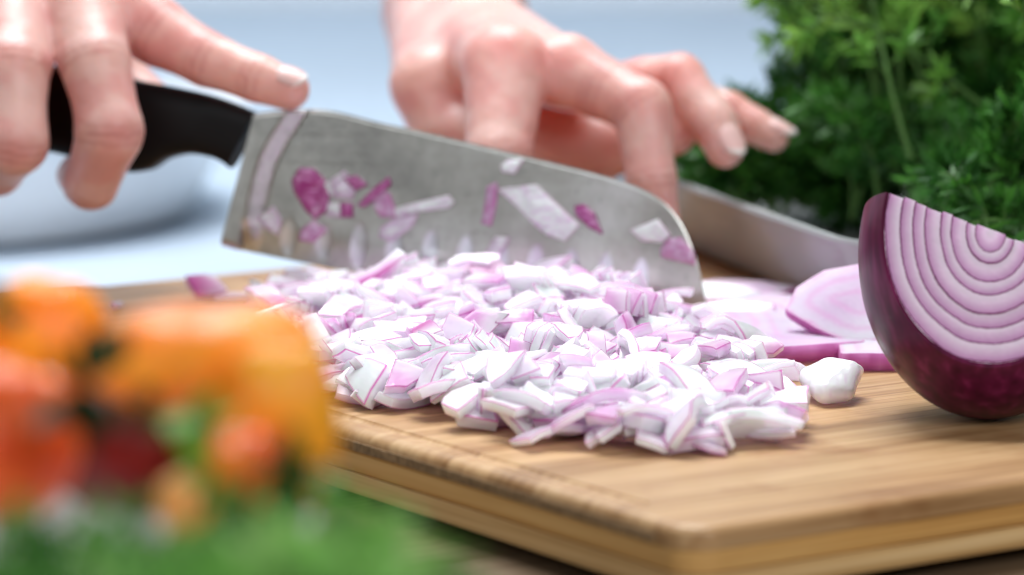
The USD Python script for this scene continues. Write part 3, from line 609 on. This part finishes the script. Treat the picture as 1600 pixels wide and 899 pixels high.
# ------------------------------------------------------------------ half onion
ARAD = np.array([0.0342, 0.0441, 0.0357])                          # across the face, up the face, into the bulb
yaw, tilt = -0.0875, 0.4472
nf = np.array([math.sin(yaw) * math.cos(tilt), -math.cos(yaw) * math.cos(tilt), math.sin(tilt)])
wv = np.array([math.cos(yaw), math.sin(yaw), 0]); vv = unit(np.cross(nf, wv)); vv = vv if vv[2] > 0 else -vv
RM = np.stack([wv, vv, nf], 1)                                     # local (across, up, out of the face) -> world
ca = math.radians(21.0); nt_l = np.array([math.sin(ca), math.cos(ca), -0.05]); nt_l /= np.linalg.norm(nt_l)
FACE = 0.0200; IRAD = ARAD * np.array([math.sqrt(1 - (FACE / ARAD[2]) ** 2)] * 2 + [1.15])
def bulb(f, cut=0.0, top=0.0):
    s = manifold3d.Manifold.sphere(1.0, 96).scale((ARAD * f).tolist()) if f == 1.0 else manifold3d.Manifold.sphere(1.0, 96).scale((IRAD * f).tolist()).translate([0, 0, FACE])
    s = s.trim_by_plane([0, 0, -1], -(FACE - cut))                          # keeps what lies behind the face
    return s.trim_by_plane((-nt_l).tolist(), -(-0.0008 + top))
RINGS = [0.968, 0.83, 0.715, 0.61, 0.465, 0.365, 0.225, 0.14]
lowest = (bulb(1.0).to_mesh().vert_properties[:, :3] @ RM.T)[:, 2].min()
Yo = -0.08
for _ in range(40):
    o = at_y(1548, 364, Yo) - nf * FACE; Yo += 0.5 * (o[2] + lowest) / 0.14
O = at_y(1548, 364, Yo) - nf * FACE; O[2] = -lowest + 0.0002
half_onion = thing("half_onion", "half red onion with dark purple skin, cut face showing its rings", "onion", O)
def rot_obj(prim):
    M = np.eye(4); M[:3, :3] = RM.T
    UsdGeom.Xformable(prim).AddTransformOp(opSuffix="turn").Set(Gf.Matrix4d(*M.ravel().tolist()))
rot_obj(half_onion)
stops, W0, W1 = [(0.0, (0.70, 0.60, 0.70))], (0.78, 0.64, 0.78), (0.55, 0.29, 0.52)
for i, f in enumerate(sorted(RINGS)):
    k_ = 1 - 0.22 * f; w0_, w1_ = tuple(np.array(W0) * np.array([k_ + .1, k_, k_ + .08])), tuple(np.array(W1) * np.array([k_ + .1, k_, k_ + .08]))
    stops += [(f - 0.085, w0_), (f - 0.012, w1_), (f - 0.006, (0.15, 0.010, 0.09)), (f + 0.001, (0.17, 0.012, 0.10)), (f + 0.004, w0_), (f + 0.02, W0)]
M_rings = mat("onion_rings", {"tc": TC, "m": ("mapping", {"scale": tuple(1 / IRAD), "location": (0, 0, -FACE / IRAD[2])}), "nz": ("noise_texture", {"scale": 700.0, "detail": 3.0, "roughness": 0.7}), "nl": ("noise_texture", {"scale": 60.0, "detail": 2.0}),
    "ln": ("vector_math", {"math_type": "length"}), "a1": ("math", {"math_type": "multiply_add", "value2": 0.018, "value3": -0.009}), "a2": ("math", {"math_type": "multiply_add", "value2": 0.055, "value3": -0.0275}), "s1": ("math", {"math_type": "add"}), "s2": ("math", {"math_type": "add"}),
    "r": ("rgb_ramp", {"ramp": stops}), "n3": ("noise_texture", {"scale": 240.0, "detail": 4.0}), "mr": ("map_range", {"to_min": 0.86, "to_max": 1.12}), "hs": ("hsv", {}), "b": ("bump", {"strength": 0.3, "distance": 0.0004}),
    "p": ("principled_bsdf", {"roughness": 0.33, "subsurface_weight": 0.15, "subsurface_scale": 0.0008, "subsurface_radius": (1, 0.6, 0.8)})},
    [("tc.object", "m.vector"), ("m.vector", "ln.vector1"), ("tc.object", "nz.vector"), ("tc.object", "nl.vector"), ("nz.fac", "a1.value1"), ("nl.fac", "a2.value1"), ("ln.value", "s1.value1"), ("a1.value", "s1.value2"), ("s1.value", "s2.value1"), ("a2.value", "s2.value2"),
     ("s2.value", "r.fac"), ("tc.object", "n3.vector"), ("n3.fac", "mr.value"), ("mr.result", "hs.value"), ("r.color", "hs.color"), ("hs.color", "p.base_color"), ("nz.fac", "b.height"), ("b.normal", "p.normal")])
M_oskin = mat("onion_skin", {"tc": TC, "m": ("mapping", {"scale": (260, 30, 260)}), "n": ("noise_texture", {"scale": 1.0, "detail": 4.0}), "r": ("rgb_ramp", {"ramp": [(0.3, (0.05, 0.003, 0.02)), (0.55, (0.10, 0.006, 0.042)), (0.75, (0.20, 0.02, 0.095))]}),
    "n2": ("noise_texture", {"scale": 90.0, "detail": 3.0}), "b": ("bump", {"strength": 0.25, "distance": 0.0006}), "p": ("principled_bsdf", {"roughness": 0.30, "specular_ior_level": 0.22})},
    [("tc.object", "m.vector"), ("m.vector", "n.vector"), ("n.fac", "r.fac"), ("r.color", "p.base_color"), ("tc.object", "n2.vector"), ("n2.fac", "b.height"), ("b.normal", "p.normal")])
obj("skin", bulb(1.0) - manifold3d.Manifold.sphere(1.0, 96).scale((IRAD * 0.972).tolist()).translate([0, 0, FACE]), M_oskin, half_onion, smooth=30)
fs = [0.9715] + RINGS[1:] + [0.0]
for i in range(len(fs) - 1):
    lay = bulb(fs[i] - 0.001, 0.0001 * (i % 3) + (0.00015 if i else 0.0), 0.0003 * ((i * 2) % 3))
    if fs[i + 1] > 0: lay = lay - manifold3d.Manifold.sphere(1.0, 96).scale((IRAD * fs[i + 1]).tolist()).translate([0, 0, FACE])
    obj("layer", lay, M_rings, half_onion, smooth=30)

# ------------------------------------------------------------------ onion slices behind the knife
def slab(poly_px, th, label, p0, n, side=np.array([0.38, 0.10, 0.26]), seed=0):
    """A cut slice lying in the plane through p0 with normal n: flat face with the onion's rings, purple rind round its edge."""
    n = unit(n); p0 = np.asarray(p0, float); ax = unit(np.cross([0, 1.0, 0], n)); ay = np.cross(n, ax)
    loc = [at_plane(*q, p0, n) - p0 for q in poly_px]
    pg = Polygon([(q @ ax, q @ ay) for q in loc]).buffer(0.0028).buffer(-0.0012)
    pg = shapely.segmentize(pg, 0.0012); ring = np.array(pg.exterior.coords)[:-1]; x0, y0, x1, y1 = pg.bounds
    g = np.stack(np.meshgrid(np.arange(x0, x1, 0.0011), np.arange(y0, y1, 0.0011), indexing="ij"), -1).reshape(-1, 2)
    g = g[shapely.contains_xy(pg.buffer(-0.0006), g[:, 0], g[:, 1])]
    p2 = np.vstack([ring, g]); tri = Delaunay(p2).simplices; c = p2[tri].mean(1); tri = tri[shapely.contains_xy(pg, c[:, 0], c[:, 1])]
    d = shapely.distance(pg.exterior, shapely.points(p2)) + (meshkit.noise(np.c_[p2 * 220, p2[:, :1] * 0 + seed], 3) - 0.5) * 0.0016
    ringy = np.abs(((d / 0.0052) % 1.0) - 0.5) * 2
    col = lerp(WHITE * 0.72, LILAC * 0.68, 0.35 + 0.65 * meshkit.noise(np.c_[p2 * 90, p2[:, :1] * 0 + seed], 5)); col = lerp(col, PINK * 0.9, np.clip((ringy - 0.45) * 1.1, 0, 0.45)); col = lerp(col, PURPLE * 2, np.clip(1 - d / 0.0012, 0, 1) * 0.35)
    w = -np.abs(meshkit.noise(np.c_[p2 * 60, p2[:, :1] * 0 + seed], 9)) * 0.0012; n0 = len(ring); k = np.arange(n0)
    sv, sc, rows_ = [], [], 5; ctr = ring.mean(0)
    for q in range(rows_):
        f = q / (rows_ - 1)
        sv.append(np.c_[ring + (ring - ctr) * 0.035 * math.sin(f * math.pi), w[:n0] * (1 - f) - th * f]); sc.append(lerp(side, PINK, np.clip(meshkit.noise(np.c_[ring * 500, np.full(n0, f)], 2) - 0.35, 0, 1) * 0.9))
    sv, sc = np.vstack(sv), np.vstack(sc)
    sf = np.vstack([np.vstack([np.c_[k + q * n0, (k + 1) % n0 + q * n0, (k + 1) % n0 + (q + 1) * n0], np.c_[k + q * n0, (k + 1) % n0 + (q + 1) * n0, k + (q + 1) * n0]]) for q in range(rows_ - 1)])
    if not shapely.LinearRing(ring).is_ccw: sf = sf[:, ::-1]
    sf = sf[:, ::-1]
    t2 = tri.copy(); e1, e2 = p2[t2[:, 1]] - p2[t2[:, 0]], p2[t2[:, 2]] - p2[t2[:, 0]]; cr = e1[:, 0] * e2[:, 1] - e1[:, 1] * e2[:, 0]; t2[cr < 0] = t2[cr < 0][:, ::-1]
    V, Fc, T_ = join([(np.c_[p2, w], t2, col), (sv, sf, sc), (np.c_[p2, np.full(len(p2), -th)], t2[:, ::-1], col)])
    V = p0 + V @ np.stack([ax, ay, n]); V[:, 2] += max(0, 0.0003 - V[:, 2].min()); c0 = V.mean(0)
    tag(obj("onion_slice", (V - c0, Fc), M_slice, smooth=True, tint=np.clip(T_, 0, 0.95), loc=c0), label, "onion slice")
UPZ = np.array([0, 0, 1.0])
slab([(1148, 535), (1212, 540), (1342, 530), (1338, 515), (1300, 482), (1262, 462), (1180, 456), (1120, 475)], 0.0050, "thick onion slice with pink rind lying flat behind the white curl", (0, 0, 0.0057), UPZ)
slab([(1085, 468), (1180, 462), (1240, 446), (1190, 438), (1120, 437), (1080, 442)], 0.0048, "low pale onion slice behind the knife tip, next to the grey dish", (0, 0, 0.0050), UPZ, seed=4)
slab([(1236, 478), (1250, 452), (1290, 428), (1345, 418), (1400, 420), (1400, 520), (1330, 526), (1280, 505)], 0.005, "pale onion slice tilted on the others, left behind the half onion", at_z(1320, 524, 0.006), np.array([-0.25, -0.62, 0.74]), seed=8)
slab([(1322, 548), (1400, 548), (1410, 512), (1350, 505), (1318, 520)], 0.0056, "dark pink onion slice half hidden in the half onion's shadow", (0, 0, 0.0058), UPZ, seed=12)

# ------------------------------------------------------------------ grey dish and the bunch of herbs in it
DA, DB = at_z(1052, 282, 0.027)[:2], at_z(1352, 388, 0.027)[:2]
dd_ = unit(np.r_[DB - DA, 0]); dn = np.array([-dd_[1], dd_[0], 0]); dn = dn if dn[0] > 0 else -dn
dl = np.linalg.norm(DB - DA); corner = np.r_[DA, 0] - dd_ * 0.10
dish = thing("serving_dish", "grey oblong dish full of green herbs behind the onion", "dish", corner)
Mx = np.eye(4); Mx[0, :3], Mx[1, :3], Mx[2, :3] = dd_, dn, [0, 0, 1]
UsdGeom.Xformable(dish).AddTransformOp(opSuffix="turn").Set(Gf.Matrix4d(*Mx.ravel().tolist()))
DL, DW = dl + 0.10 + 0.005, 0.36
ringv = lambda inset, z, r=0.03: np.array([(cx + max(r - inset, .002) * math.cos(a), cy + max(r - inset, .002) * math.sin(a), z) for cx, cy, a0 in ((DL - r, DW - r, 0), (r, DW - r, 90), (r, r, 180), (DL - r, r, 270)) for a in np.radians(np.linspace(a0, a0 + 90, 12))])
prof = [(0.016, 0.0005), (0.012, 0.0008), (0.010, 0.003), (0.0075, 0.009), (0.005, 0.016), (0.0015, 0.0225), (-0.0015, 0.0262), (-0.0012, 0.0275), (0.0008, 0.0275), (0.0035, 0.0235), (0.0075, 0.016), (0.010, 0.009), (0.013, 0.0045), (0.020, 0.0035)]
rws = np.array([ringv(*q) for q in prof]); n, m = rws.shape[:2]
i, j = np.meshgrid(np.arange(n - 1), np.arange(m), indexing="ij"); q = np.stack([i * m + j, i * m + (j + 1) % m, (i + 1) * m + (j + 1) % m, (i + 1) * m + j], -1).reshape(-1, 4)
vv_ = np.vstack([rws.reshape(-1, 3), rws[0].mean(0), rws[-1].mean(0)])
fc = np.vstack([q[:, [0, 1, 2]], q[:, [0, 2, 3]], [(n * m, (k + 1) % m, k) for k in range(m)], [(n * m + 1, (n - 1) * m + k, (n - 1) * m + (k + 1) % m) for k in range(m)]])
obj("bowl", (vv_, fc), M_dish, dish, smooth=50)

def leaf(base, d, n, L, W, curl, rng, col):
    """One lobed leaflet of seven faces."""
    s = np.cross(d, n); pts = [base]
    for u, w in ((0.3, 0.55), (0.55, 0.9), (0.78, 0.55)):
        for sg in (1, -1): pts.append(base + d * L * u + s * sg * W * w / 2 * rng.uniform(0.8, 1.2) + n * curl * L * (u * u - 0.15))
    pts.append(base + d * L + n * curl * L * 0.85)
    f = [(0, 1, 2), (1, 3, 2), (2, 3, 4), (3, 5, 4), (4, 5, 6), (5, 7, 6)]
    return np.array(pts), np.array(f), np.clip(np.tile(col, (8, 1)) * rng.uniform(0.85, 1.1, (8, 1)), 0, 1)
def frond(rng, base, d0, length, n_side, leafL, cols, droop):
    """A bending stem with feathery side shoots of small leaflets: (stem mesh parts, leaf mesh parts)."""
    N = 9; p, d, pts = np.array(base, float), unit(d0), []
    for k in range(N): pts.append(p.copy()); d = unit(d + np.array([0, 0, -droop * k / N]) + rng.normal(0, 0.07, 3)); p = p + d * length / (N - 1)
    pts = np.array(pts); st = [tubes(pts, np.linspace(0.0011, 0.0004, N), 5)]; lv = []
    for k in range(n_side):
        t = rng.uniform(0.22, 1.0) ** 0.75; x = t * (N - 1); i0 = min(int(x), N - 2); q = pts[i0] + (pts[i0 + 1] - pts[i0]) * (x - i0); ax = unit(pts[i0 + 1] - pts[i0])
        sd = unit(np.cross(ax, rng.normal(0, 1, 3))); sd = unit(sd + ax * 0.6 + [0, 0, 0.15]); sl = length * 0.22 * rng.uniform(0.5, 1.1) * (1.15 - 0.6 * t)
        e = q + sd * sl; st.append(tubes(np.array([q, (q + e) / 2 + [0, 0, 0.001], e]), [0.0004, 0.00035, 0.0002], 4))
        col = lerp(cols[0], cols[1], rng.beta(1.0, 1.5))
        for _ in range(rng.integers(10, 16)):
            tt = rng.uniform(0.35, 1.05); dr = unit(sd + rng.normal(0, 0.55, 3)); nn = unit(np.cross(dr, rng.normal(0, 1, 3)))
            lv.append(leaf(q + sd * sl * tt, dr, nn, leafL * rng.uniform(0.6, 1.3), leafL * rng.uniform(0.16, 0.40), rng.uniform(-0.3, 0.3), rng, col))
    return st, lv
r = np.random.default_rng(21)
bunch = thing("herb_bunch", "large bunch of feathery dark green herbs heaped in the grey dish", "herbs")
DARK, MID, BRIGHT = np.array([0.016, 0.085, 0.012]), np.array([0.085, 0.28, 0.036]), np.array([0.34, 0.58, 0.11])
st, lv = [], []
for k in range(380):
    a, b = r.uniform(0.035, DL - 0.02), 0.045 + (DW - 0.065) * r.random() ** 0.9
    if k % 5 == 0: a, b = r.uniform(0.03, 0.085), r.uniform(0.025, 0.07)
    base = corner + dd_ * a + dn * b + [0, 0, 0.012]; near = 1 - smoothstep(0.045, 0.12, np.array(b))
    outd = dn * 0.25 + dd_ * (a / DL - 0.6) * 0.2 + [0, 0, 1.0]
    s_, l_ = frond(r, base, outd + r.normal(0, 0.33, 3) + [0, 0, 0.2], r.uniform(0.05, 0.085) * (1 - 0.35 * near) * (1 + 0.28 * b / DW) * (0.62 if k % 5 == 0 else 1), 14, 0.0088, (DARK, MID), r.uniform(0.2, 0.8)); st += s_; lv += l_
for k in range(34):                                                # taller sprigs at the bunch's left end
    base = corner + dd_ * r.uniform(0.05, 0.09) + dn * r.uniform(0.07, 0.15) + [0, 0, 0.02]
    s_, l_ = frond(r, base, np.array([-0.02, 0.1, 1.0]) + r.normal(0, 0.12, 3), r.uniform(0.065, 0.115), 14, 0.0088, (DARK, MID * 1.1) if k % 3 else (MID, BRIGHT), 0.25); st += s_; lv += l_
for k in range(75):
    a, b = r.uniform(0.035, DL - 0.02), r.uniform(0.05, DW - 0.02); base = corner + dd_ * a + dn * b + [0, 0, 0.04]
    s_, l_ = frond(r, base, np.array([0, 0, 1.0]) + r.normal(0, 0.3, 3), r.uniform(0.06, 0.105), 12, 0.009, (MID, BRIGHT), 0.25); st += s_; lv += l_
v, f = join(st)[:2]; obj("stems", (v, f), M_leaf, bunch, smooth=True, tint=np.tile([0.10, 0.22, 0.05], (len(v), 1)))
v, f, c = join(lv); lf = obj("foliage", (v, f), M_leaf, bunch, tint=c); tag(lf, kind="stuff")

# ------------------------------------------------------------------ bowl of peppers and parsley in the foreground
def revolve(profile, seg=64):
    p = np.array(profile); a = np.linspace(0, 2 * np.pi, seg, endpoint=False)
    V = np.stack([np.outer(p[:, 0], np.cos(a)), np.outer(p[:, 0], np.sin(a)), np.repeat(p[:, 1:2], seg, 1)], -1); n = len(p)
    i, j = np.meshgrid(np.arange(n - 1), np.arange(seg), indexing="ij"); q = np.stack([i * seg + j, i * seg + (j + 1) % seg, (i + 1) * seg + (j + 1) % seg, (i + 1) * seg + j], -1).reshape(-1, 4)
    m = trimesh.Trimesh(V.reshape(-1, 3), np.vstack([q[:, [0, 1, 2]], q[:, [0, 2, 3]]]), process=False)
    return m
TOP = TZ
BC = np.array([-0.0965, -0.445, TOP])
bowl = thing("white_bowl", "white bowl of orange peppers in the left foreground", "bowl", BC)
hb = 0.068
obj("vessel", revolve([(0.0, 0.001), (0.03, 0.0), (0.034, 0.004), (0.046, 0.026), (0.057, 0.052), (0.0625, hb), (0.0615, hb + 0.0012), (0.060, hb), (0.054, 0.052), (0.043, 0.027), (0.03, 0.008), (0.0, 0.006)]), M_china, bowl, smooth=50)
YB = -0.395
def pepper(px, py, Y, rx, ry, col, col2, label, seed, lobes=3, squash=1.0):
    c = at_y(px, py, Y); s = (Y - C[1]) / F; rr = np.random.default_rng(seed)
    m = trimesh.creation.icosphere(4); d = np.array(m.vertices); ph = rr.uniform(0, 6)
    az = np.arctan2(d[:, 1], d[:, 0]); lob = 1 + 0.12 * np.abs(np.cos(az * lobes / 2 + ph)) - 0.06
    dent = 1 - 0.22 * np.exp(-((1 - d[:, 2]) / 0.10)) - 0.12 * np.exp(-((1 + d[:, 2]) / 0.08))
    p = d * (lob * dent * (1 + 0.14 * (meshkit.fbm(d * 1.5 + seed, 3, 3) - 0.5)))[:, None] * np.array([rx * 1.08 * s, rx * s * squash, ry * 1.06 * s])
    p = p @ (rot(unit(rr.normal(0, 1, 3)), rr.uniform(0, 0.5))).T
    tn = lerp(col, col2, np.clip((meshkit.fbm(d * 1.5 + seed * 3, 3, 7) - 0.38) * 3, 0, 1))
    t_ = thing("orange_pepper", label, "pepper", c)
    obj("flesh", (p, np.array(m.faces)), M_pepper, t_, smooth=True, tint=tn)
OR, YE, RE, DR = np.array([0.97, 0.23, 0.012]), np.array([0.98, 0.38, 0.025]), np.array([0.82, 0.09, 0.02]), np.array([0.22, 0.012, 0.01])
pepper(66, 540, -0.41, 98, 116, OR, YE, "small orange pepper standing highest at the bowl's left", 1)
pepper(318, 556, -0.435, 172, 86, OR, YE, "largest orange pepper on top of the bowl's heap", 2, 4)
pepper(432, 665, -0.455, 92, 140, YE, OR, "yellow orange pepper at the bowl's right rim", 3)
pepper(18, 690, -0.465, 100, 128, RE, OR, "orange red pepper at the left edge of the picture", 4)
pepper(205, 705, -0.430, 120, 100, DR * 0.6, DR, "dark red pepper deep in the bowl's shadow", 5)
pepper(385, 745, -0.475, 66, 80, RE, OR, "small red orange pepper in front of the yellow one", 6)
pepper(-140, 590, -0.44, 130, 120, OR, YE, "orange pepper at the far left of the bowl, cut by the frame", 7)
pepper(292, 790, -0.475, 42, 56, OR, np.array([0.92, 0.50, 0.22]), "pale yellow pepper low at the bowl's front", 8)
def herb_bit(px, py, Y, size, col, label, seed):
    rr = np.random.default_rng(seed); c = at_y(px, py, Y); lv = []
    for k in range(9):
        d = unit(rr.normal(0, 1, 3) + [0, -0.4, 0.2]); lv.append(leaf(np.zeros(3), d, unit(np.cross(d, rr.normal(0, 1, 3))), size * rr.uniform(0.6, 1), size * rr.uniform(0.5, 0.9), rr.uniform(-0.4, 0.4), rr, col))
    v, f, cc = join(lv); tag(obj("herb_leaf", (v, f), M_leaf, tint=cc, loc=c), label, "herb leaf")
herb_bit(132, 605, -0.485, 0.014, np.array([0.01, 0.05, 0.015]), "dark green leaf between the left and the largest pepper", 1)
herb_bit(308, 662, -0.485, 0.009, np.array([0.16, 0.40, 0.04]), "bright green leaf on the largest pepper's front", 2)
herb_bit(470, 742, -0.495, 0.012, np.array([0.02, 0.09, 0.015]), "dark green leaf low on the yellow pepper's right side", 3)
herb_bit(228, 645, -0.485, 0.006, np.array([0.03, 0.08, 0.015]), "small dark leaf under the largest pepper", 4)
herb_bit(325, 755, -0.495, 0.0065, np.array([0.16, 0.38, 0.05]), "bright green leaf above the bowl's rim", 5)
herb_bit(4, 475, -0.45, 0.006, np.array([0.03, 0.08, 0.02]), "dark green leaf at the left frame edge beside the highest pepper", 6)

r = np.random.default_rng(33)
FD, FB, FP = np.array([0.03, 0.13, 0.03]), np.array([0.24, 0.56, 0.10]), np.array([0.48, 0.72, 0.26])
spots = [(10, 830), (60, 850), (110, 835), (165, 860), (215, 850), (270, 860), (325, 865), (380, 855), (430, 860), (480, 855), (530, 850), (580, 862), (40, 880), (140, 890), (240, 895), (350, 890), (450, 890), (545, 890)]
names = ["at the left frame edge", "below the orange red pepper", "below the dark red pepper, standing tallest", "below the dark red pepper's right side", "in front of the bowl's middle", "below the pale yellow pepper", "left of the bowl's white rim", "in front of the bowl's white rim", "right below the white rim", "right of the white rim", "farthest right but one of the row", "farthest right, in front of the table's shadow", "in the bottom left corner", "at the bottom left, second of the front row", "at the bottom edge, third of the front row", "at the bottom edge, fourth of the front row", "at the bottom edge, fifth of the front row", "at the bottom edge, rightmost of the front row"]
for k, (x, y) in enumerate(spots):
    Yk = -0.53 if k < 12 else -0.56; c = at_y(x, y, Yk); pale = smoothstep(330, 600, np.array(float(x)))
    ca_, cb_ = lerp(FD, FB * 0.9, pale), lerp(FB, FP, pale)
    c = at_y(x * 0.95, y + 95 - 0.03 * x, Yk); sp = thing("parsley_sprig", ("pale" if pale > 0.5 else "mid green") + " parsley sprig " + names[k], "parsley", (c[0], c[1], TOP))
    hh = c[2] - TOP; st, lv = [], []
    for q in range(9):
        s_, l_ = frond(r, np.array([r.normal(0, 0.004), r.normal(0, 0.004), 0.0]), np.array([r.normal(0, 0.22), r.normal(0, 0.22), 1.0]), hh * r.uniform(0.95, 1.12), 15, 0.0085, (ca_, cb_), 0.2); st += s_; lv += l_
    v, f = join(st)[:2]; v[:, 2] = np.maximum(v[:, 2], 0.0003); obj("stems", (v, f), M_leaf, sp, smooth=True, tint=np.tile([0.14, 0.26, 0.06], (len(v), 1)))
    v, f, cc = join(lv); tag(obj("leaves", (v, f), M_leaf, sp, tint=cc), kind="stuff")

# ------------------------------------------------------------------ white plate far left behind the board
plate = thing("white_basin", "broad white basin blurred at the left behind the knife hand", "basin", (-0.265, 0.56, -0.0345))
obj("vessel", revolve([(0.0, 0.0), (0.120, 0.0005), (0.126, 0.004), (0.135, 0.020), (0.142, 0.040), (0.150, 0.044), (0.150, 0.047), (0.140, 0.046), (0.132, 0.022), (0.12, 0.008), (0.0, 0.006)]), M_china, plate, smooth=50)
